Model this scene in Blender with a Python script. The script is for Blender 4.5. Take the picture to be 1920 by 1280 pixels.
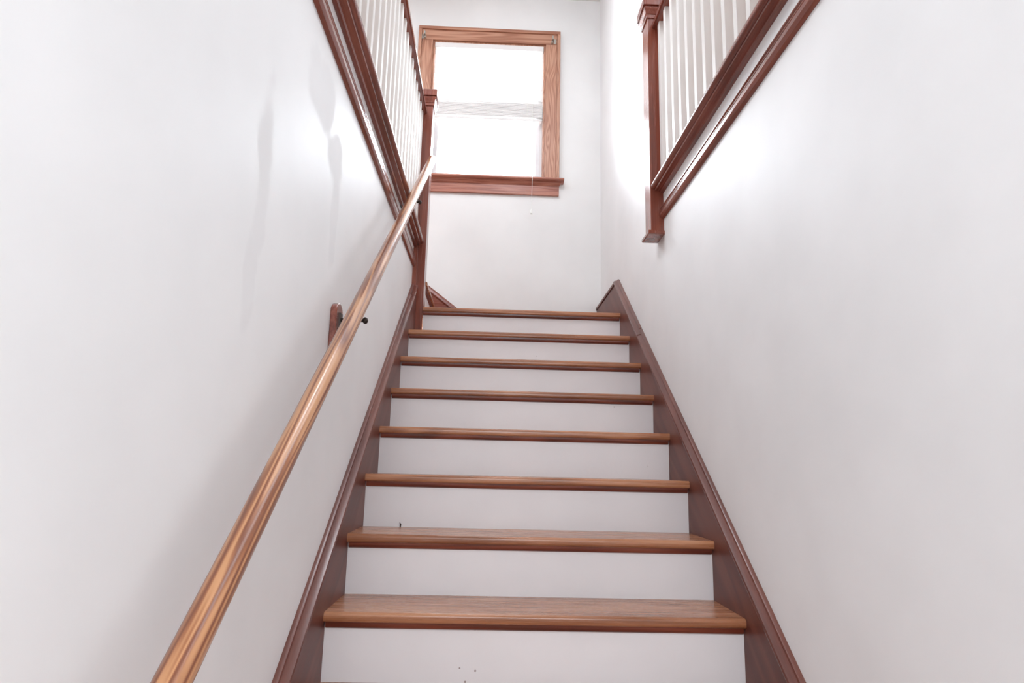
import bpy, math, random
from mathutils import Vector, Matrix, Quaternion

random.seed(7)
SC = bpy.context.scene
COL = SC.collection
for o in list(bpy.data.objects):
    bpy.data.objects.remove(o, do_unlink=True)

# ------------------------------------------------------------------ key sizes (metres)
D, H = 0.26, 0.19748            # tread run, riser height
SL = H / D                       # stair slope
TH = math.atan(SL)
W = 1.2604                       # clear width between the skirt boards
NO = 0.025                       # nosing overhang
XL, XR = -0.032, 1.292           # wall faces
YT, ZT = 7 * D, 7 * H            # nosing of the landing
YF = 2.70                        # far wall face
ZH = 1.822                       # upper hall floor
ZC = 4.265                       # ceiling
NSTEP = 12                       # lowest riser index
ZB = -5 * H - 0.0                # lower floor level (below nosing 11)

# ------------------------------------------------------------------ camera
cam = bpy.data.cameras.new('camera')
cam.sensor_fit = 'HORIZONTAL'; cam.sensor_width = 36.0
cam.lens = 36.0 * 1213.77 / 1920.0
cam.clip_start = 0.02
co = bpy.data.objects.new('camera', cam); COL.objects.link(co)
yaw, pitch, roll = -0.0329, 0.1915, 0.0241
f = Vector((-math.sin(yaw) * math.cos(pitch), math.cos(yaw) * math.cos(pitch), math.sin(pitch)))
r = Vector((math.cos(yaw), math.sin(yaw), 0)); u = r.cross(f)
r2 = r * math.cos(roll) + u * math.sin(roll); u2 = u * math.cos(roll) - r * math.sin(roll)
co.matrix_world = Matrix(((r2.x, u2.x, -f.x, 0.4681), (r2.y, u2.y, -f.y, -2.0422),
                          (r2.z, u2.z, -f.z, 0.4328), (0, 0, 0, 1)))
SC.camera = co

# ------------------------------------------------------------------ world, daylight, added fill lights, exposure
wd = bpy.data.worlds.new('sky'); SC.world = wd; wd.use_nodes = True
bg = wd.node_tree.nodes['Background']
bg.inputs[0].default_value = (0.93, 0.97, 1.0, 1); bg.inputs[1].default_value = 4.0

def area(name, loc, rot, sx, sy, power, col):
    l = bpy.data.lights.new(name, 'AREA'); l.shape = 'RECTANGLE'; l.size = sx; l.size_y = sy
    l.energy = power; l.color = col
    o = bpy.data.objects.new(name, l); o.location = loc; o.rotation_euler = rot; COL.objects.link(o)
    return o
area('daylight', (0.38, 3.6, 3.45), (math.radians(-78), 0, 0), 2.2, 2.2, 165, (0.83, 0.915, 1.0))
area('hall_fill', (-1.0, 0.6, ZC - 0.06), (0, 0, 0), 1.0, 2.4, 26, (0.82, 0.915, 1.0))  # added fill light above the left hall, out of view, no real fixture
area('hall_fill', (2.3, 0.2, ZC - 0.06), (0, 0, 0), 1.0, 2.4, 26, (0.82, 0.915, 1.0))  # matching added fill above the right hall
pl = bpy.data.lights.new('stair_fill', 'POINT'); pl.energy = 17; pl.color = (0.82, 0.915, 1.0); pl.shadow_soft_size = 0.22  # added point fill to brighten ceiling and upper walls, no real fixture
plo = bpy.data.objects.new('stair_fill', pl); plo.location = (0.63, 0.55, 3.9); COL.objects.link(plo)
area('entry_fill', (0.63, -2.9, 1.48), (math.radians(22), 0, 0), 1.25, 1.6, 43, (0.83, 0.925, 1.0))  # unseen fill behind the camera, added to brighten the lower walls

SC.view_settings.view_transform = 'Standard'
SC.view_settings.look = 'None'
SC.view_settings.gamma = 1.0
SC.view_settings.use_curve_mapping = False
SC.view_settings.exposure = 1.16

# ------------------------------------------------------------------ materials
def s2l(c):
    return tuple((x / 255 / 12.92 if x / 255 <= 0.04045 else ((x / 255 + 0.055) / 1.055) ** 2.4) for x in c)

class NT:
    def __init__(self, name):
        self.m = bpy.data.materials.new(name); self.m.use_nodes = True
        self.t = self.m.node_tree; self.p = self.t.nodes['Principled BSDF']
    def n(self, kind, **kw):
        o = self.t.nodes.new(kind)
        for k, v in kw.items():
            if k.startswith('i_'):
                o.inputs[k[2:].replace('_', ' ')].default_value = v
            else:
                setattr(o, k, v)
        return o
    def l(self, a, b): self.t.links.new(a, b)
    def math(self, op, a, b=None):
        o = self.n('ShaderNodeMath', operation=op)
        for i, v in enumerate((a, b)):
            if v is None: continue
            if isinstance(v, (int, float)): o.inputs[i].default_value = v
            else: self.l(v, o.inputs[i])
        return o.outputs[0]

def wood(name, dark, mid, light, axis='x', slope=0.0, rough=0.3, ring=7.0, across=11.0, along=0.8,
         ringw=0.55, coat=0.25, fine=170.0, spec=0.5):
    k = NT(name); k.p.inputs['Specular IOR Level'].default_value = spec
    tc = k.n('ShaderNodeTexCoord')
    rot = k.n('ShaderNodeMapping'); rot.inputs['Rotation'].default_value = (-slope, 0, 0)
    k.l(tc.outputs['Object'], rot.inputs['Vector'])
    def scaled(al, ac):
        m = k.n('ShaderNodeMapping')
        s = [ac, ac, ac]; s['xyz'.index(axis)] = al
        m.inputs['Scale'].default_value = s
        k.l(rot.outputs[0], m.inputs['Vector']); return m.outputs[0]
    n1 = k.n('ShaderNodeTexNoise', i_Scale=1.0, i_Detail=1.5, i_Roughness=0.4, i_Distortion=0.35)
    k.l(scaled(along, across), n1.inputs['Vector'])
    rg = k.math('MULTIPLY_ADD', k.math('SINE', k.math('MULTIPLY', n1.outputs['Fac'], ring * 6.2832)), 0.5)
    rg.node.inputs[2].default_value = 0.5
    n2 = k.n('ShaderNodeTexNoise', i_Scale=1.0, i_Detail=3.0, i_Roughness=0.6)
    k.l(scaled(along * 5, fine), n2.inputs['Vector'])
    n3 = k.n('ShaderNodeTexNoise', i_Scale=1.0, i_Detail=2.0)
    k.l(scaled(along * 1.3, across * 0.35), n3.inputs['Vector'])
    a = k.math('MULTIPLY', rg, ringw)
    b = k.math('MULTIPLY', n2.outputs['Fac'], 1.0 - ringw)
    fac = k.math('ADD', a, b)
    fac = k.math('ADD', fac, k.math('MULTIPLY', k.math('SUBTRACT', n3.outputs['Fac'], 0.5), 0.7))
    rp = k.n('ShaderNodeValToRGB'); e = rp.color_ramp.elements
    e[0].position = 0.12; e[0].color = s2l(dark) + (1,)
    e[1].position = 0.88; e[1].color = s2l(light) + (1,)
    q = e.new(0.5); q.color = s2l(mid) + (1,)
    k.l(fac, rp.inputs[0]); k.l(rp.outputs[0], k.p.inputs['Base Color'])
    rr = k.math('ADD', k.math('MULTIPLY', n2.outputs['Fac'], 0.12), rough - 0.06)
    k.l(rr, k.p.inputs['Roughness'])
    bp = k.n('ShaderNodeBump', i_Strength=0.06, i_Distance=0.002); k.l(n2.outputs['Fac'], bp.inputs['Height'])
    k.l(bp.outputs[0], k.p.inputs['Normal'])
    k.p.inputs['Coat Weight'].default_value = coat; k.p.inputs['Coat Roughness'].default_value = 0.18
    return k.m

def paint(name, c, rough=0.45, bump=0.05, bscale=9.0, stains=None, specks=False, spec=0.5):
    k = NT(name)
    tc = k.n('ShaderNodeTexCoord')
    k.p.inputs['Base Color'].default_value = s2l(c) + (1,)
    k.p.inputs['Roughness'].default_value = rough
    k.p.inputs['Specular IOR Level'].default_value = spec
    n = k.n('ShaderNodeTexNoise', i_Scale=bscale, i_Detail=5.0, i_Roughness=0.55)
    k.l(tc.outputs['Object'], n.inputs['Vector'])
    bp = k.n('ShaderNodeBump', i_Strength=bump, i_Distance=0.02)
    k.l(n.outputs['Fac'], bp.inputs['Height']); k.l(bp.outputs[0], k.p.inputs['Normal'])
    # gentle unevenness of the paint itself
    n2 = k.n('ShaderNodeTexNoise', i_Scale=2.3, i_Detail=3.0); k.l(tc.outputs['Object'], n2.inputs['Vector'])
    rp = k.n('ShaderNodeValToRGB'); e = rp.color_ramp.elements
    c2 = tuple(x * 0.975 for x in c)
    e[0].position = .35; e[0].color = s2l(c2) + (1,); e[1].position = .65; e[1].color = s2l(c) + (1,)
    k.l(n2.outputs['Fac'], rp.inputs[0])
    cur = rp.outputs[0]
    if stains:
        wob = k.n('ShaderNodeTexNoise', i_Scale=7.0, i_Detail=3.0); k.l(tc.outputs['Object'], wob.inputs['Vector'])
        tot = None
        for (cy, cz, ry, rz) in stains:          # smudges worn into the paint
            sp = k.n('ShaderNodeSeparateXYZ'); k.l(tc.outputs['Object'], sp.inputs[0])
            dy = k.math('DIVIDE', k.math('SUBTRACT', sp.outputs[1], cy), ry)
            dz = k.math('DIVIDE', k.math('SUBTRACT', sp.outputs[2], cz), rz)
            rr = k.math('ADD', k.math('MULTIPLY', dy, dy), k.math('MULTIPLY', dz, dz))
            rr = k.math('ADD', rr, k.math('MULTIPLY', k.math('SUBTRACT', wob.outputs['Fac'], 0.5), 3.2))
            mr = k.n('ShaderNodeMapRange', interpolation_type='SMOOTHSTEP')
            k.l(rr, mr.inputs['Value']); mr.inputs['From Min'].default_value = 1.0; mr.inputs['From Max'].default_value = 0.35
            tot = mr.outputs[0] if tot is None else k.math('MAXIMUM', tot, mr.outputs[0])
        mx = k.n('ShaderNodeMix', data_type='RGBA')
        k.l(k.math('MULTIPLY', tot, 0.13), mx.inputs[0]); k.l(cur, mx.inputs[6])
        mx.inputs[7].default_value = s2l((206, 200, 202)) + (1,)
        cur = mx.outputs[2]
        k.l(k.math('MULTIPLY_ADD', tot, 0.22), k.p.inputs['Roughness'])
        k.p.inputs['Roughness'].links[0].from_node.inputs[2].default_value = rough
    if specks:
        vo = k.n('ShaderNodeTexVoronoi', i_Scale=16.0); k.l(tc.outputs['Object'], vo.inputs['Vector'])
        m1 = k.math('LESS_THAN', vo.outputs['Distance'], 0.05)
        nn = k.n('ShaderNodeTexNoise', i_Scale=3.1); k.l(tc.outputs['Object'], nn.inputs['Vector'])
        m1 = k.math('MULTIPLY', m1, k.math('GREATER_THAN', nn.outputs['Fac'], 0.55))
        mx = k.n('ShaderNodeMix', data_type='RGBA'); k.l(m1, mx.inputs[0]); k.l(cur, mx.inputs[6])
        mx.inputs[7].default_value = s2l((160, 142, 138)) + (1,); cur = mx.outputs[2]
    k.l(cur, k.p.inputs['Base Color'])
    return k.m

def metal(name, c, rough=0.35):
    k = NT(name); k.p.inputs['Metallic'].default_value = 0.9
    n = k.n('ShaderNodeTexNoise', i_Scale=60.0); rp = k.n('ShaderNodeValToRGB')
    rp.color_ramp.elements[0].color = s2l(tuple(x * .8 for x in c)) + (1,); rp.color_ramp.elements[1].color = s2l(c) + (1,)
    k.l(n.outputs['Fac'], rp.inputs[0]); k.l(rp.outputs[0], k.p.inputs['Base Color'])
    k.p.inputs['Roughness'].default_value = rough
    return k.m

M = {}
WALL = (240, 238, 237)
M['wall_l'] = paint('wall_paint_left', WALL, 0.52, 0.05, 5.0, 
                    spec=0.45, stains=[(-0.73, 1.13, .05, .16), (-0.72, 0.98, .045, .12), (-0.74, 0.78, .04, .12),
                            (-0.33, 1.47, .16, .12), (-0.16, 1.36, .10, .10), (-0.12, 1.20, .05, .22)])
M['wall_r'] = paint('wall_paint_right', WALL, 0.52, 0.05, 5.0, spec=0.45)
M['wall_far'] = paint('wall_paint_far', (238, 236, 234), 0.5, 0.03, 6.0)
M['ceil'] = paint('ceiling_paint', (236, 234, 232), 0.7, 0.03, 30.0)
M['riser'] = paint('riser_paint', (236, 231, 231), 0.42, 0.03, 14.0, specks=True)
M['white'] = paint('baluster_paint', (230, 226, 222), 0.35, 0.02, 20.0)
M['vinyl'] = paint('vinyl', (226, 226, 228), 0.35, 0.0, 20.0)
TREAD = ((134, 82, 54), (170, 112, 78), (190, 134, 98))
SKIRT = ((84, 42, 34), (104, 56, 45), (120, 70, 57))
TRIM = ((96, 48, 38), (130, 68, 54), (150, 86, 70))
M['tread'] = wood('oak_tread', *TREAD, axis='x', rough=0.27, ring=5, across=16, along=0.9, ringw=0.4, coat=0.12)
M['cove'] = wood('stained_cove', (84, 36, 24), (112, 50, 34), (132, 66, 46), axis='x', rough=0.35)
M['skirt'] = wood('stained_skirt', *SKIRT, axis='y', slope=TH, rough=0.42, ring=4, across=7, ringw=0.35, coat=0.05, spec=0.3)
M['cap'] = wood('stained_cap', *SKIRT, axis='y', slope=TH, rough=0.32, ring=4, across=9, ringw=0.35, coat=0.4)
M['trim_y'] = wood('stained_trim', *TRIM, axis='y', rough=0.24, ring=4, across=20, ringw=0.3, coat=0.5)
M['trim_x'] = wood('stained_trim_cross', *TRIM, axis='x', rough=0.28, ring=4, across=20, ringw=0.3)
M['newel'] = wood('stained_newel', (102, 48, 35), (132, 67, 50), (148, 82, 63), axis='z', rough=0.26, ring=3, across=14, ringw=0.3, coat=0.5)
M['rail'] = wood('pine_handrail', (118, 64, 38), (154, 96, 60), (192, 138, 96), axis='y', slope=TH, rough=0.3,
                 ring=5, across=34, along=1.3, ringw=0.78, coat=0.45)
M['case_z'] = wood('fir_casing', (158, 104, 80), (184, 132, 106), (200, 152, 126), axis='z', rough=0.35, ring=10, across=15, along=2.0, ringw=0.5)
M['case_x'] = wood('fir_casing_cross', (158, 104, 80), (184, 132, 106), (200, 152, 126), axis='x', rough=0.35, ring=7, across=16, along=1.0, ringw=0.55)
M['stool'] = wood('fir_stool', (140, 82, 66), (170, 108, 90), (186, 126, 106), axis='x', rough=0.28, ring=6, across=18, along=1.0, ringw=0.5)
M['iron'] = metal('dark_bracket_metal', (70, 62, 58), 0.4)
M['steel'] = metal('pale_bracket_metal', (205, 205, 198), 0.3)
M['cord'] = paint('cord_white', (240, 238, 232), 0.6, 0.0)
M['headrail'] = paint('blind_enamel', (234, 229, 226), 0.4, 0.0)
M['dark'] = paint('dark_splinter', (60, 40, 34), 0.7, 0.0)

k = NT('blind_slat'); k.p.inputs['Base Color'].default_value = s2l((232, 231, 229)) + (1,); k.p.inputs['Roughness'].default_value = 0.4
tr = k.n('ShaderNodeBsdfTranslucent'); tr.inputs[0].default_value = s2l((244, 240, 236)) + (1,)
mx = k.n('ShaderNodeMixShader'); mx.inputs[0].default_value = 0.05
nz = k.n('ShaderNodeTexNoise', i_Scale=40.0); bp = k.n('ShaderNodeBump', i_Strength=0.02); k.l(nz.outputs['Fac'], bp.inputs['Height']); k.l(bp.outputs[0], k.p.inputs['Normal'])
k.l(k.p.outputs[0], mx.inputs[1]); k.l(tr.outputs[0], mx.inputs[2]); k.l(mx.outputs[0], k.t.nodes['Material Output'].inputs[0])
M['slat'] = k.m
k = NT('pane_glass')
ts = k.n('ShaderNodeBsdfTransparent'); gl = k.n('ShaderNodeBsdfGlossy', i_Roughness=0.02); fr = k.n('ShaderNodeFresnel', i_IOR=1.35)
mx = k.n('ShaderNodeMixShader'); k.l(fr.outputs[0], mx.inputs[0]); k.l(ts.outputs[0], mx.inputs[1]); k.l(gl.outputs[0], mx.inputs[2])
k.l(mx.outputs[0], k.t.nodes['Material Output'].inputs[0])
M['glass'] = k.m

# ------------------------------------------------------------------ mesh helpers
class MB:
    def __init__(self): self.v = []; self.f = []
    def add(self, vs, fs):
        b = len(self.v); self.v += [Vector(p) for p in vs]; self.f += [[b + i for i in q] for q in fs]; return self
    def box(self, x0, x1, y0, y1, z0, z1):
        vs = [(x, y, z) for z in (z0, z1) for y in (y0, y1) for x in (x0, x1)]
        return self.add(vs, [(0, 2, 3, 1), (4, 5, 7, 6), (0, 1, 5, 4), (2, 6, 7, 3), (0, 4, 6, 2), (1, 3, 7, 5)])
    def prism(self, pts, plane, a0, a1):
        """2-D outline (counted either way) extruded along the missing axis from a0 to a1 (numbers or per-point lists)."""
        n = len(pts)
        A0 = a0 if isinstance(a0, (list, tuple)) else [a0] * n
        A1 = a1 if isinstance(a1, (list, tuple)) else [a1] * n
        def P(p, a):
            return {'yz': (a, p[0], p[1]), 'xz': (p[0], a, p[1]), 'xy': (p[0], p[1], a)}[plane]
        vs = [P(p, A0[i]) for i, p in enumerate(pts)] + [P(p, A1[i]) for i, p in enumerate(pts)]
        fs = [tuple(range(n))[::-1], tuple(range(n, 2 * n))] + [(i, (i + 1) % n, n + (i + 1) % n, n + i) for i in range(n)]
        return self.add(vs, fs)
    def sweep(self, pts, p0, p1, ea, eb):
        """profile (a,b) -> p + a*ea + b*eb, from p0 to p1"""
        p0, p1, ea, eb = map(Vector, (p0, p1, ea, eb)); n = len(pts)
        vs = [p0 + ea * a + eb * b for a, b in pts] + [p1 + ea * a + eb * b for a, b in pts]
        fs = [tuple(range(n))[::-1], tuple(range(n, 2 * n))] + [(i, (i + 1) % n, n + (i + 1) % n, n + i) for i in range(n)]
        return self.add(vs, fs)
    def tube(self, path, rad, seg=16, cap=True):
        path = [Vector(p) for p in path]; rads = rad if isinstance(rad, (list, tuple)) else [rad] * len(path)
        b = len(self.v); up = None
        for i, p in enumerate(path):
            t = (path[min(i + 1, len(path) - 1)] - path[max(i - 1, 0)]).normalized()
            if up is None:
                up = Vector((0, 0, 1)) if abs(t.z) < 0.9 else Vector((1, 0, 0))
            e1 = t.cross(up).normalized(); up = e1.cross(t).normalized()
            for k in range(seg):
                a = 2 * math.pi * k / seg
                self.v.append(p + (e1 * math.cos(a) + up * math.sin(a)) * rads[i])
        for i in range(len(path) - 1):
            for k in range(seg):
                self.f.append([b + i * seg + k, b + i * seg + (k + 1) % seg, b + (i + 1) * seg + (k + 1) % seg, b + (i + 1) * seg + k])
        if cap:
            self.f.append([b + k for k in range(seg)][::-1]); e = b + (len(path) - 1) * seg
            self.f.append([e + k for k in range(seg)])
        return self
    def ball(self, c, rad, sc=(1, 1, 1), nu=14, nv=9):
        c = Vector(c); b = len(self.v)
        for j in range(1, nv):
            ph = math.pi * j / nv
            for i in range(nu):
                a = 2 * math.pi * i / nu
                self.v.append(c + Vector((math.sin(ph) * math.cos(a) * sc[0], math.sin(ph) * math.sin(a) * sc[1], math.cos(ph) * sc[2])) * rad)
        top = len(self.v); self.v.append(c + Vector((0, 0, rad * sc[2]))); self.v.append(c - Vector((0, 0, rad * sc[2])))
        for j in range(nv - 2):
            for i in range(nu):
                self.f.append([b + j * nu + i, b + (j + 1) * nu + i, b + (j + 1) * nu + (i + 1) % nu, b + j * nu + (i + 1) % nu])
        for i in range(nu):
            self.f.append([top, b + i, b + (i + 1) % nu])
            e = b + (nv - 2) * nu
            self.f.append([top + 1, e + (i + 1) % nu, e + i])
        return self
    def rings(self, levels):
        """stack of rectangles (x0,x1,y0,y1,z) joined into one solid: post caps and mouldings"""
        b = len(self.v)
        for x0, x1, y0, y1, z in levels:
            self.v += [Vector((x0, y0, z)), Vector((x1, y0, z)), Vector((x1, y1, z)), Vector((x0, y1, z))]
        for i in range(len(levels) - 1):
            for k in range(4):
                self.f.append([b + 4 * i + k, b + 4 * i + (k + 1) % 4, b + 4 * i + 4 + (k + 1) % 4, b + 4 * i + 4 + k])
        self.f.append([b + 3, b + 2, b + 1, b]); e = b + 4 * (len(levels) - 1); self.f.append([e, e + 1, e + 2, e + 3])
        return self

def wpos(o):
    p = Vector((0, 0, 0))
    while o: p = p + Vector(o.location); o = o.parent
    return p

import bmesh
def obj(name, mb, mat, parent=None, loc=None, bevel=0.0, smooth=35.0, label=None):
    """link one mesh; vertices are given in world space, origin at loc (world) or at the parent's origin"""
    base = wpos(parent) if parent else Vector((0, 0, 0))
    org = Vector(loc) if loc is not None else base
    me = bpy.data.meshes.new(name)
    me.from_pydata([tuple(v - org) for v in mb.v], [], mb.f); me.update()
    bm = bmesh.new(); bm.from_mesh(me); bmesh.ops.recalc_face_normals(bm, faces=bm.faces); bm.to_mesh(me); bm.free()
    me.materials.append(M[mat] if isinstance(mat, str) else mat)
    if smooth:
        for p in me.polygons: p.use_smooth = True
        me.set_sharp_from_angle(angle=math.radians(smooth))
    o = bpy.data.objects.new(name, me); COL.objects.link(o)
    o.parent = parent; o.location = org - base
    if bevel:
        b = o.modifiers.new('bevel', 'BEVEL'); b.width = bevel; b.segments = 2; b.limit_method = 'ANGLE'; b.angle_limit = math.radians(40)
    if label: o['label'] = label
    return o
def thing(name, loc, label, cat, group=None):
    o = bpy.data.objects.new(name, None); o.empty_display_size = 0.05; o.location = loc; COL.objects.link(o)
    return tag(o, label, cat, group)
def tag(o, label, cat, group=None):
    o['label'] = label; o['category'] = cat
    if group: o['group'] = group
    return o
def struct(o, label=None, cat=None):
    o['kind'] = 'structure'
    if label: tag(o, label, cat)
    return o
def sroot(name, loc, label, cat):
    return struct(thing(name, loc, label, cat))

# ------------------------------------------------------------------ room shell
YB, YW = -4.2, -1.3             # back wall of the entry, edge of the stairwell opening
XHL, XHR = -1.9, 3.1            # outer walls of the upper hall
WT = 0.12
# left wall ends behind the left newel
struct(obj('wall_left', MB().prism([(YB, ZB - .1), (1.90, ZB - .1), (1.90, ZH - .03), (YB, ZH - .03)], 'yz', XL - WT, XL), 'wall_l'),
       'smooth white left wall behind the round handrail', 'wall')
struct(obj('wall_right', MB().prism([(YB, ZB - .1), (YF + .12, ZB - .1), (YF + .12, ZC), (0.97, ZC), (0.97, ZH - .03), (YB, ZH - .03)], 'yz', XR, XR + WT), 'wall_r'),
       'smooth white right wall rising beside the stairs', 'wall')
# far wall with the window opening
WX0, WX1, WZ0, WZ1 = -0.077, 0.844, 2.646, 3.828
far = MB()
def panel(x0, x1, z0, z1): far.box(x0, x1, YF, YF + .14, z0, z1)
panel(XHL, WX0, ZB, ZC); panel(WX1, XHR, ZB, ZC); panel(WX0, WX1, ZB, WZ0); panel(WX0, WX1, WZ1, ZC)
struct(obj('wall_far', far, 'wall_far', smooth=0), 'white far wall holding the window above the landing', 'wall')
struct(obj('wall_back', MB().box(XHL, XHR, YB - .12, YB, ZB - .1, ZC), 'wall_far'), 'white wall behind the entry', 'wall')
struct(obj('wall_upper_left', MB().box(XHL - .12, XHL, YB, YF + .14, ZB - .1, ZC), 'wall_far'), 'pale wall of the left upper hall behind the balusters', 'wall')
struct(obj('wall_upper_right', MB().box(XHR, XHR + .12, YB, YF + .14, ZB - .1, ZC), 'wall_far'), 'pale wall of the right upper hall behind the balusters', 'wall')
struct(obj('wall_header', MB().box(XL - .02, XR + .02, YW - .12, YW, 1.50, ZC), 'wall_far'), 'white wall above the foot of the stairs', 'wall')
struct(obj('ceiling', MB().box(XHL, XHR, YB, YF + .14, ZC, ZC + .1), 'ceil'), 'white ceiling above the landing', 'ceiling')
struct(obj('ceiling_entry', MB().box(XL, XR, YB, YW - .12, 1.50, 1.62), 'ceil'), 'low white ceiling over the foot of the stairs', 'ceiling')
struct(obj('floor', MB().box(XL, XR, YB, -1.0, ZB - .1, ZB), 'tread'), 'wood floor at the foot of the stairs', 'floor')
struct(obj('floor_landing', MB().box(XL + .045, XR, YT + .09, YF, ZT - .05, ZT - .001), 'tread'), 'wood landing under the window', 'floor')
struct(obj('floor_hall_left', MB().box(XHL, XL - .03, YB, 1.97, ZH - .055, ZH - .003).box(XHL, -.24, 1.97, YF, ZH - .055, ZH - .003), 'tread'), 'upper hall floor left of the stairwell', 'floor')
struct(obj('floor_hall_right', MB().box(XR + .03, XHR, YB, YF, ZH - .055, ZH - .003), 'tread'), 'upper hall floor right of the stairwell', 'floor')

# ------------------------------------------------------------------ staircase
stair = thing('staircase', (W / 2, -1.0, ZB), 'straight staircase of oak treads, white risers and red-brown skirt boards', 'stairs')
def arc(cy, cz, r, a0, a1, n=5):
    return [(cy + r * math.cos(math.radians(a0 + (a1 - a0) * i / n)), cz + r * math.sin(math.radians(a0 + (a1 - a0) * i / n))) for i in range(n + 1)]
TT = 0.028
for kk in range(NSTEP):
    j = 7 - kk; y0, z0 = j * D, j * H
    if z0 < ZB + 0.05: break
    x0 = 0.046 if kk == 0 else 0.0
    yb = y0 + D + NO if kk else y0 + 0.10
    prof = [(yb, z0), (y0 + .010, z0)] + arc(y0 + .011, z0 - .010, .0105, 95, 180, 4) + arc(y0 + .009, z0 - TT + .0085, .0085, 180, 265, 4) + [(yb, z0 - TT)]
    t = obj('tread', MB().prism(prof, 'yz', x0, W), 'tread', stair)
    yr = y0 + NO
    cp = [(yr, z0 - TT), (yr - .014, z0 - TT), (yr - .0135, z0 - TT - .006)] + \
         [(yr - .0135 + .010 * (1 - math.cos(a)), z0 - TT - .006 - .013 * math.sin(a)) for a in (0.4, .8, 1.2, 1.57)] + [(yr, z0 - TT - .020)]
    obj('cove_moulding', MB().prism(cp, 'yz', x0 if kk == 0 else .004, W - .004), 'cove', t, label='dark red-brown cove moulding under the nosing')
    obj('riser', MB().box(x0, W, yr, yr + .018, z0 - H, z0 - TT), 'riser', stair, label='white painted riser')

def aL(y): return 0.148 - 0.036 * (y + 0.3) / 2.1     # height of the left skirt's moulding above the nosing line
def aR(y): return 0.113 - 0.008 * (y + 0.3) / 2.1
def nz_(y): return SL * y
y0, y1 = -1.25, 1.842
sk = obj('skirt_board', MB().prism([(y0, ZB), (y0, nz_(y0) + aL(y0)), (y1, nz_(y1) + aL(y1)), (y1, nz_(y1) - .30), (y0 + .35, ZB)], 'yz', XL + .0005, 0.0), 'skirt', stair)
def capbar(mb, xw, sgn, ya, yb, aw, half=None):
    """moulding on the skirt's top edge; profile (distance from the wall, height above the board)"""
    wd_ = 0.032
    outer = [(0.0, -.004), (0.0, .027), (.006, .028), (.014, .024), (.0165, .019), (.0165, -.004)]
    inner = [(.0165, -.004), (.0165, .018), (.024, .0175), (wd_ + .006, .0125), (wd_ + .0085, .006), (wd_ + .007, -.001), (wd_, -.004)]
    whole = outer[:-1] + inner[1:]
    pr = {'o': outer, 'i': inner, None: whole}[half]
    n = len(pr)
    vs = [(xw + sgn * p, ya, nz_(ya) + aw(ya) + q) for p, q in pr] + [(xw + sgn * p, yb, nz_(yb) + aw(yb) + q) for p, q in pr]
    fs = [tuple(range(n))[::-1], tuple(range(n, 2 * n))] + [(i, (i + 1) % n, n + (i + 1) % n, n + i) for i in range(n)]
    mb.add(vs, fs)
m = MB(); capbar(m, XL, 1, y0, 1.70, aL)
obj('cap_moulding', m, 'cap', sk)
m = MB(); capbar(m, XL, 1, 1.706, 1.839, aL)
obj('cap_moulding', m, 'cap', sk)
# right board: along the flight, then level along the landing to the far wall
yp = 2.0; zp = nz_(yp) + aR(yp)
sk = obj('skirt_board', MB().prism([(y0, ZB), (y0, nz_(y0) + aR(y0)), (yp, zp), (YF - .001, zp), (YF - .001, ZT - .01), (YT + .09, ZT - .01), (YT + .02, nz_(YT) - .30), (y0 + .35, ZB)], 'yz', W, XR - .0005), 'skirt', stair)
m = MB(); capbar(m, XR, -1, y0, 1.345, aR, 'i'); capbar(m, XR, -1, y0, 1.395, aR, 'o'); obj('cap_moulding', m, 'cap', sk)
m = MB(); capbar(m, XR, -1, 1.357, yp, aR, 'i'); capbar(m, XR, -1, 1.403, yp, aR, 'o'); obj('cap_moulding', m, 'cap', sk)
obj('level_moulding', MB().prism([(XR, zp - .004), (XR, zp + .014), (XR - .02, zp + .014), (XR - .038, zp + .006), (XR - .0385, zp - .012), (XR - .032, zp - .014)], 'xz', yp + .002, YF - .001), 'skirt', sk)

# ------------------------------------------------------------------ side steps from the landing up to the left hall
side = thing('side_steps', (-0.1, 2.3, ZT), 'short flight turning left off the landing behind the left newel', 'stairs')
for i, (xn, zt) in enumerate(((0.052, ZT + H), (-0.208, ZH))):
    ya, yb = 1.955, YF - .022
    prof = [(xn - .29, zt), (xn - .010, zt)] + arc(xn - .011, zt - .010, .0105, 85, 0, 4) + arc(xn - .009, zt - TT + .0085, .0085, 0, -85, 4) + [(xn - .29, zt - TT)]
    t = obj('tread', MB().prism(prof, 'xz', ya, yb), 'tread', side)
    obj('cove_moulding', MB().prism([(xn - NO, zt - TT), (xn - NO + .013, zt - TT), (xn - NO + .012, zt - TT - .008), (xn - NO, zt - TT - .021)], 'xz', ya, yb), 'cove', t,
        label='dark red-brown cove moulding under the nosing')
    zl = ZT if i == 0 else ZT + H
    obj('riser', MB().box(xn - NO - .018, xn - NO, ya, yb, zl, zt - TT), 'riser', side, label='white painted riser')
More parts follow.
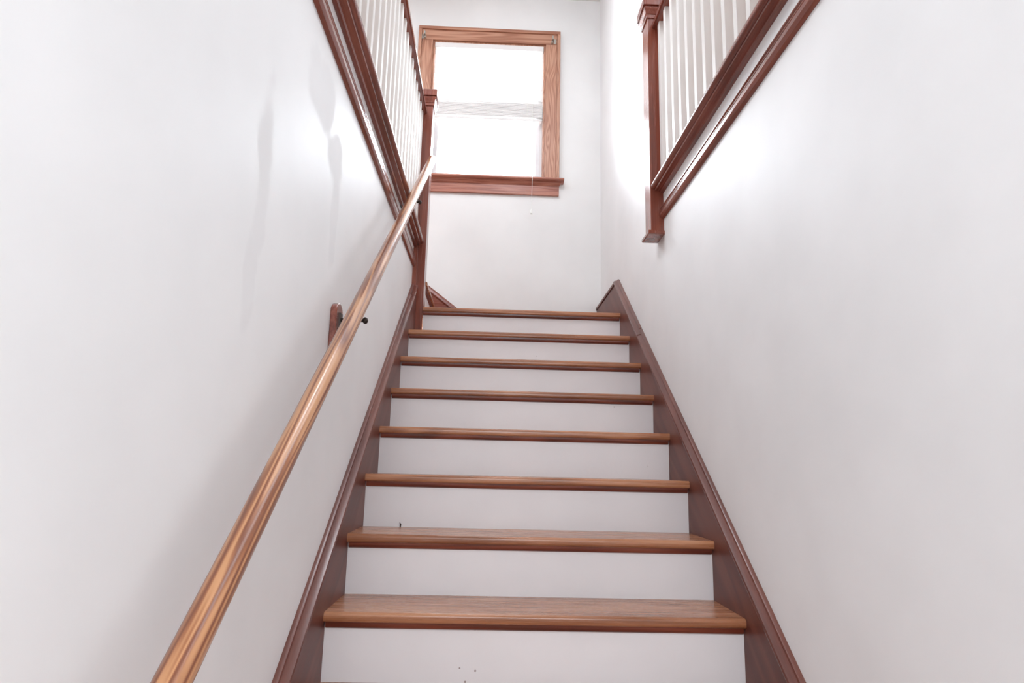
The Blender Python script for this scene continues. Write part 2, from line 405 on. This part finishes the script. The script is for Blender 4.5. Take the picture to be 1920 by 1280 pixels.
# sloping baseboard on the far wall, with its moulding
bb = sroot('baseboard_far', (0.2, YF, ZT), 'red-brown baseboard sloping up left on the far wall', 'baseboard')
xa, za, xb_, = 0.165, 1.585, -0.55
zb_ = za + (xa - xb_) * SL
zlv = min(zb_, ZH + .22)
xlv = xa - (zlv - za) / SL
obj('board', MB().prism([(W - .001, ZT), (W - .001, za), (xa, za), (xlv, zlv), (XHL, zlv), (XHL, ZT)], 'xz', YF - .018, YF - .0005), 'trim_x', bb)
nx, nzv = math.sin(TH), math.cos(TH)
pr = [(0, 0), (.011, -.001), (.012, -.010), (.022, -.014), (.028, -.030), (.026, -.036), (.019, -.041), (0, -.041)]
m = MB()
def capx(xs, zs, xe, ze):
    n = len(pr); L = Vector((xe - xs, 0, ze - zs)).normalized(); up = Vector((-L.z, 0, L.x))
    if up.z < 0: up = -up
    m.sweep(pr, (xs, YF, zs), (xe, YF, ze), (0, -1, 0), up)
capx(xa + .053, za + .0, xlv, zlv + .040)
obj('cap_moulding', m, 'trim_x', bb)

# ------------------------------------------------------------------ edges of the upper hall floor: mouldings on both walls
def edge_trim(side_, xw, sgn, ya, yb, idx, where):
    P = lambda pts: [(xw + sgn * p, z) for p, z in pts]
    low = [(0, 1.636), (.003, 1.636), (.013, 1.640), (.015, 1.643), (.0195, 1.652), (.020, 1.666), (.0218, 1.668), (.0218, 1.670), (.017, 1.673), (.010, 1.674), (.010, 1.680), (.0175, 1.689), (.0175, 1.692), (0, 1.693)]
    o = struct(obj('trim_%d' % idx, MB().prism(P(low), 'xz', ya, yb), 'trim_y', smooth=18),
               'red-brown moulding below the white band on the %s' % where, 'moulding')
    up = [(0, 1.770), (.014, 1.772), (.018, 1.778), (.024, 1.7795), (.032, 1.781), (.040, 1.784), (.0425, 1.788), (.0425, 1.791), (0, 1.791)]
    s = sroot('trim_%d' % (idx + 1), (xw, (ya + yb) / 2, 1.75), 'rounded red-brown floor nosing under the balusters on the %s' % where, 'moulding')
    obj('cove_moulding', MB().prism(P(up), 'xz', ya, yb), 'trim_y', s)
    R = .0155; cz = ZH - R
    pts = [(-.05, ZH), (.0455, ZH)] + [(.0455 + R * math.cos(math.radians(a)), cz + R * math.sin(math.radians(a))) for a in (75, 55, 35, 15, -5, -25, -45, -65, -85)] + [(-.05, ZH - 2 * R)]
    obj('nosing', MB().prism(P(pts), 'xz', ya, yb), 'trim_y', s)
edge_trim('left', XL, 1, YW, 1.8395, 1, 'left wall')
edge_trim('right', XR, -1, YW, 0.914, 3, 'right wall')

# ------------------------------------------------------------------ newel posts
def newel_cap(root, x0, x1, y0, y1):
    lv = []
    for off, z in ((.000, 2.738), (.005, 2.738), (.005, 2.756), (.009, 2.759), (.010, 2.766), (.015, 2.778), (.018, 2.786), (.018, 2.795), (.012, 2.797), (.012, 2.802),
                   (.023, 2.803), (.023, 2.843), (.018, 2.848), (.0, 2.856)):
        lv.append((x0 - off, x1 + off, y0 - off, y1 + off, z))
    obj('post_cap', MB().rings(lv), 'newel', root, bevel=.0012)
NLx0, NLx1, NLy0, NLy1 = -0.072, 0.043, 1.840, 1.950
nl = thing('newel_post', ((NLx0 + NLx1) / 2, (NLy0 + NLy1) / 2, 6 * H), 'tall red-brown newel post standing on the stairs at the left', 'newel post', 'newel posts of the upper hall railings')
obj('post', MB().box(NLx0, NLx1, NLy0, NLy1, 6 * H, 2.74), 'newel', nl, bevel=.002)
newel_cap(nl, NLx0, NLx1, NLy0, NLy1)
obj('facing_board', MB().box(XL - .03, -0.004, NLy0 - .012, NLy0, 6 * H, 1.76), 'newel', nl, bevel=.0015)
NRx0, NRx1, NRy0, NRy1 = 1.228, 1.340, 0.915, 1.024
nr = thing('newel_post', ((NRx0 + NRx1) / 2, (NRy0 + NRy1) / 2, 1.554), 'red-brown drop newel hanging on the right wall, its foot in mid air', 'newel post', 'newel posts of the upper hall railings')
obj('post', MB().box(NRx0, NRx1, NRy0, NRy1, 1.574, 2.74), 'newel', nr, bevel=.002)
newel_cap(nr, NRx0, NRx1, NRy0, NRy1)
obj('foot_block', MB().rings([(NRx0 - .012, NRx1 + .012, NRy0 - .008, NRy1 + .012, 1.556), (NRx0 - .016, NRx1 + .016, NRy0 - .012, NRy1 + .016, 1.560),
                              (NRx0 - .016, NRx1 + .016, NRy0 - .012, NRy1 + .016, 1.572), (NRx0 - .012, NRx1 + .012, NRy0 - .008, NRy1 + .012, 1.576)]), 'newel', nr)

# ------------------------------------------------------------------ balustrades on the edges of the upper hall
def balustrade(xc, ya, yb, ys, label):
    root = thing('balustrade', (xc, (ya + yb) / 2, ZH), label, 'railing', 'railings of the upper hall')
    zb0 = 2.674
    w = .036
    pr = [(-w + .008, zb0), (w - .008, zb0), (w - .008, zb0 + .006), (w, zb0 + .008), (w, zb0 + .030), (w - .006, zb0 + .044), (w - .018, zb0 + .054),
          (-w + .018, zb0 + .054), (-w + .006, zb0 + .044), (-w, zb0 + .030), (-w, zb0 + .008), (-w + .008, zb0 + .006)]
    obj('top_rail', MB().prism([(xc + a, b) for a, b in pr], 'xz', ya, yb), 'trim_y', root)
    h = .0165
    first = None
    for y in ys:
        if first is None:
            c = Vector((xc, y, ZH))
            first = obj('baluster', MB().box(c.x - h, c.x + h, c.y - h, c.y + h, ZH, zb0 + .002), 'white', root, loc=c, bevel=.0015, label='square white baluster')
        else:
            o = first.copy(); COL.objects.link(o); o.location = Vector((0, y, 0)) - Vector((0, root.location.y, 0))
    return root
balustrade(XL, YW, 1.8398, [1.807 - .1095 * i for i in range(27)], 'white balusters under a red-brown rail along the left upper hall')
balustrade(XR - .004, YW, 0.9148, [0.864 - .107 * i for i in range(19)], 'white balusters under a red-brown rail along the right upper hall')

# ------------------------------------------------------------------ round wall handrail
RX, RA, RR = 0.065, 0.990, 0.0245
hr = thing('handrail', (RX, 0.2, nz_(0.2) + RA), 'long round pine handrail sloping up the left wall', 'handrail')
dv = Vector((0, math.cos(TH), math.sin(TH)))
def RP(y): return Vector((RX, y, nz_(y) + RA))
ys, ye = -1.55, 1.752
path = [RP(ys), RP(ys) + dv * .006] + [RP(ys + (ye - ys) * t / 20) for t in range(1, 20)] + [RP(ye) - dv * .006, RP(ye)]
rr = [RR - .006, RR] + [RR] * 19 + [RR, RR - .006]
obj('rail', MB().tube(path, rr, 28), 'rail', hr, smooth=50)
def bracket(y, zarm, block):
    arm = MB()
    if block:
        # upright wooden plate with a rounded head
        yc, hw, zlo, zhi = y, .042, .752, .928
        out = [(yc - hw, zlo), (yc + hw, zlo), (yc + hw, zhi - .03)] + [(yc + hw * math.cos(a), zhi - .03 + .03 * math.sin(a)) for a in (.35, .75, 1.2, 1.57, 1.95, 2.4, 2.8)] + [(yc - hw, zhi - .03)]
        b = obj('mounting_block', MB().prism(out, 'yz', XL, XL + .020), 'trim_y', hr, bevel=.003)
        xw = XL + .020
    else:
        xw = XL
    br = MB().prism([(y - .014, zarm - .032), (y + .014, zarm - .032), (y + .014, zarm + .020), (y - .014, zarm + .020)], 'yz', xw, xw + .006)
    top = nz_(y) + RA - RR
    br.tube([(xw + .004, y, zarm), (RX - .025, y, zarm), (RX, y, zarm)], .006, 12)
    br.tube([(xw + .004, y, zarm - .02), (RX - .035, y, zarm - .004), (RX - .02, y, zarm)], .005, 10)
    br.tube([(RX - .012, y, zarm), (RX - .006, y, zarm + .03), (RX - .004, y, top + .004)], [.006, .006, .008], 12)
    b = obj('bracket', br, 'iron', hr)
    obj('bolt', MB().ball((RX + .004, y, zarm), .011, (.8, 1, 1)), 'iron', b)
bracket(-0.03, 0.876, True)
bracket(1.205, 1.800, False)

# ------------------------------------------------------------------ window
win = sroot('window_1', (0.38, YF, 2.65), 'bright window in red-brown wood casing on the far wall', 'window')
ca, ct = 0.961, 0.022
X0, X1, ZTP = -0.193, 0.961, 3.942
bw = 0.026
obj('head_casing', MB().box(X0 + bw, X1 - bw, YF - ct, YF, WZ1, ZTP - bw), 'case_x', win, bevel=.001)
for xa_, xb2 in ((X0 + bw, WX0), (WX1, X1 - bw)):
    obj('side_casing', MB().box(xa_, xb2, YF - ct, YF, WZ0, WZ1 - .0015), 'case_z', win, bevel=.001)
obj('band_moulding', MB().box(X0, X1, YF - .036, YF, ZTP - bw + .0005, ZTP), 'case_x', win, bevel=.003)
for xa_, xb2 in ((X0, X0 + bw - .0005), (X1 - bw + .0005, X1)):
    obj('band_moulding', MB().box(xa_, xb2, YF - .036, YF, WZ0, ZTP - bw), 'case_z', win, bevel=.003)
# stool with rounded nose and returned ends, cove under it, apron
sp = [(YF + .06, 2.618), (YF + .06, 2.646), (YF - .062, 2.646)] + [(YF - .062 - .012 * math.cos(a), 2.634 + .012 * math.sin(a)) for a in (1.2, .8, .4, 0, -.4, -.8, -1.2)] + [(YF - .060, 2.620)]
stl = MB().prism(sp[2:] + [(YF, 2.618), (YF, 2.646)], 'yz', X0 - .036, X1 + .036)
stl.box(WX0 + .001, WX1 - .001, YF - .01, YF + .055, 2.619, 2.6455)
obj('stool', stl, 'stool', win)
obj('cove_moulding', MB().rings([(X0 + .002, X1 - .002, YF - .026, YF, 2.592), (X0 - .004, X1 + .004, YF - .030, YF, 2.600), (X0 - .014, X1 + .014, YF - .042, YF, 2.612), (X0 - .018, X1 + .018, YF - .046, YF, 2.619)]), 'stool', win)
obj('apron', MB().box(X0, X1, YF - .022, YF, 2.516, 2.598), 'stool', win, bevel=.0015)
jb = MB()
jb.box(WX0 + .0005, WX0 + .016, YF - .004, YF + .055, WZ0, WZ1 - .0005).box(WX1 - .016, WX1 - .0005, YF - .004, YF + .055, WZ0, WZ1 - .0005).box(WX0 + .016, WX1 - .016, YF - .004, YF + .055, WZ1 - .016, WZ1 - .0005)
obj('jamb', jb, 'case_z', win)
fr = MB()
def frame(mb, x0, x1, z0, z1, y0, y1, t):
    mb.box(x0, x0 + t, y0, y1, z0, z1).box(x1 - t, x1, y0, y1, z0, z1).box(x0 + t, x1 - t, y0, y1, z0, z0 + t).box(x0 + t, x1 - t, y0, y1, z1 - t, z1)
frame(fr, WX0, WX1, WZ0, WZ1, YF + .056, YF + .13, .034)
obj('window_frame', fr, 'vinyl', win, smooth=0)
for (z0, z1, yy) in ((2.681, 3.27, YF + .062), (3.24, 3.793, YF + .092)):
    s = MB(); frame(s, WX0 + .0345, WX1 - .0345, z0, z1, yy, yy + .028, .034)
    so = obj('sash', s, 'vinyl', win, smooth=0)
    obj('glass', MB().box(WX0 + .07, WX1 - .07, yy + .012, yy + .016, z0 + .035, z1 - .035), 'glass', so)

# ------------------------------------------------------------------ blind
BX0, BX1, BY = -0.058, 0.825, YF + .012
bl = thing('window_blind', (0.38, BY, 3.81), 'white slatted blind half raised in the window', 'blind')
obj('headrail', MB().box(BX0, BX1, BY - .026, BY + .026, 3.768, 3.811), 'headrail', bl, bevel=.002)
def slat(z, tilt, dz=0.0, w=.05, th=.0011):
    n = 6; vs = []; m = MB()
    for s, x in enumerate((BX0 + .003, BX1 - .003)):
        zz = z + (dz if s == 0 else 0)
        for side_ in (0, 1):
            for i in range(n + 1):
                t = (i / n - .5)
                a = math.radians(tilt)
                yy = t * w; hh = .003 * (1 - 4 * t * t) + (-th if side_ else th)
                vs.append((x, BY + yy * math.cos(a) - hh * math.sin(a), zz + yy * math.sin(a) + hh * math.cos(a)))
    N = n + 1
    fs = []
    idx = lambda s, sd, i: s * 2 * N + sd * N + i
    for sd in (0, 1):
        for i in range(n): fs.append((idx(0, sd, i), idx(1, sd, i), idx(1, sd, i + 1), idx(0, sd, i + 1)))
    for s in (0, 1):
        fs.append(tuple(idx(s, 0, i) for i in range(N)) + tuple(idx(s, 1, i) for i in reversed(range(N))))
    for i in (0, n): fs.append((idx(0, 0, i), idx(1, 0, i), idx(1, 1, i), idx(0, 1, i)))
    m.add(vs, fs)
    return obj('slat', m, 'slat' if th < .002 else 'headrail', bl)
for i in range(10): slat(3.735 - i * .0415, -14)
slat(3.318, -6, dz=.008)
for i in range(11): slat(3.294 - i * .0118, 0, dz=(.004 if i == 0 else 0), th=.0046)
obj('bottom_rail', MB().box(BX0 + .003, BX1 - .003, BY - .025, BY + .025, 3.146, 3.166), 'headrail', bl, bevel=.003)
for x in (0.03, 0.38, 0.70):
    obj('ladder_cord', MB().tube([(x, BY - .0275, 3.77), (x, BY - .0275, 3.19)], .0014, 8).tube([(x, BY + .0275, 3.77), (x, BY + .0275, 3.19)], .0014, 8), 'cord', bl)
YC = YF - .078
cd = obj('pull_cord', MB().tube([(0.742, BY - .029, 3.775), (0.744, BY - .034, 3.2), (0.748, YC, 2.66), (0.748, YC - .001, 2.60), (0.746, YC, 2.365)], .0017, 8), 'cord', bl)
obj('tassel', MB().tube([(0.746, YC, 2.372), (0.746, YC, 2.365), (0.745, YC, 2.352), (0.745, YC, 2.335), (0.745, YC, 2.333)], [.003, .006, .007, .009, .004], 12)
    .tube([(0.745, YC, 2.34), (0.752, YC, 2.33), (0.757, YC, 2.332)], .002, 8), 'cord', cd)

# ------------------------------------------------------------------ curtain rod brackets on the head casing
for x, z, sd, w_ in ((-0.145, 3.848, 1, 'left'), (0.898, 3.852, -1, 'right')):
    b = thing('curtain_bracket', (x, YF - ct, z), 'small metal curtain rod bracket on the %s upper corner of the window casing' % w_, 'bracket', 'curtain rod brackets')
    yf = YF - ct
    obj('plate', MB().box(x - sd * .018 - .011, x - sd * .018 + .011, yf - .004, yf, z - .018, z + .022), 'steel', b, bevel=.001)
    obj('hook', MB().box(x - .009, x + .009, yf - .045, yf - .002, z - .006, z - .002).tube([(x, yf - .043, z - .004), (x + sd * .004, yf - .05, z + .008), (x + sd * .002, yf - .048, z + .022)], [.006, .007, .005], 12)
        .box(x + sd * .006 - .007, x + sd * .006 + .007, yf - .03, yf - .002, z - .026, z - .010), 'steel', b, bevel=.001)

# ------------------------------------------------------------------ tiny splinter standing at the back of a tread
yw_ = D + D + NO
sp = MB().tube([(0.142, yw_ - .004, H), (0.143, yw_ - .005, H + .010), (0.139, yw_ - .004, H + .017)], [.0025, .003, .001], 6)
tag(obj('wood_splinter', sp, 'dark'), 'tiny dark splinter standing at the back of the second tread up', 'splinter')
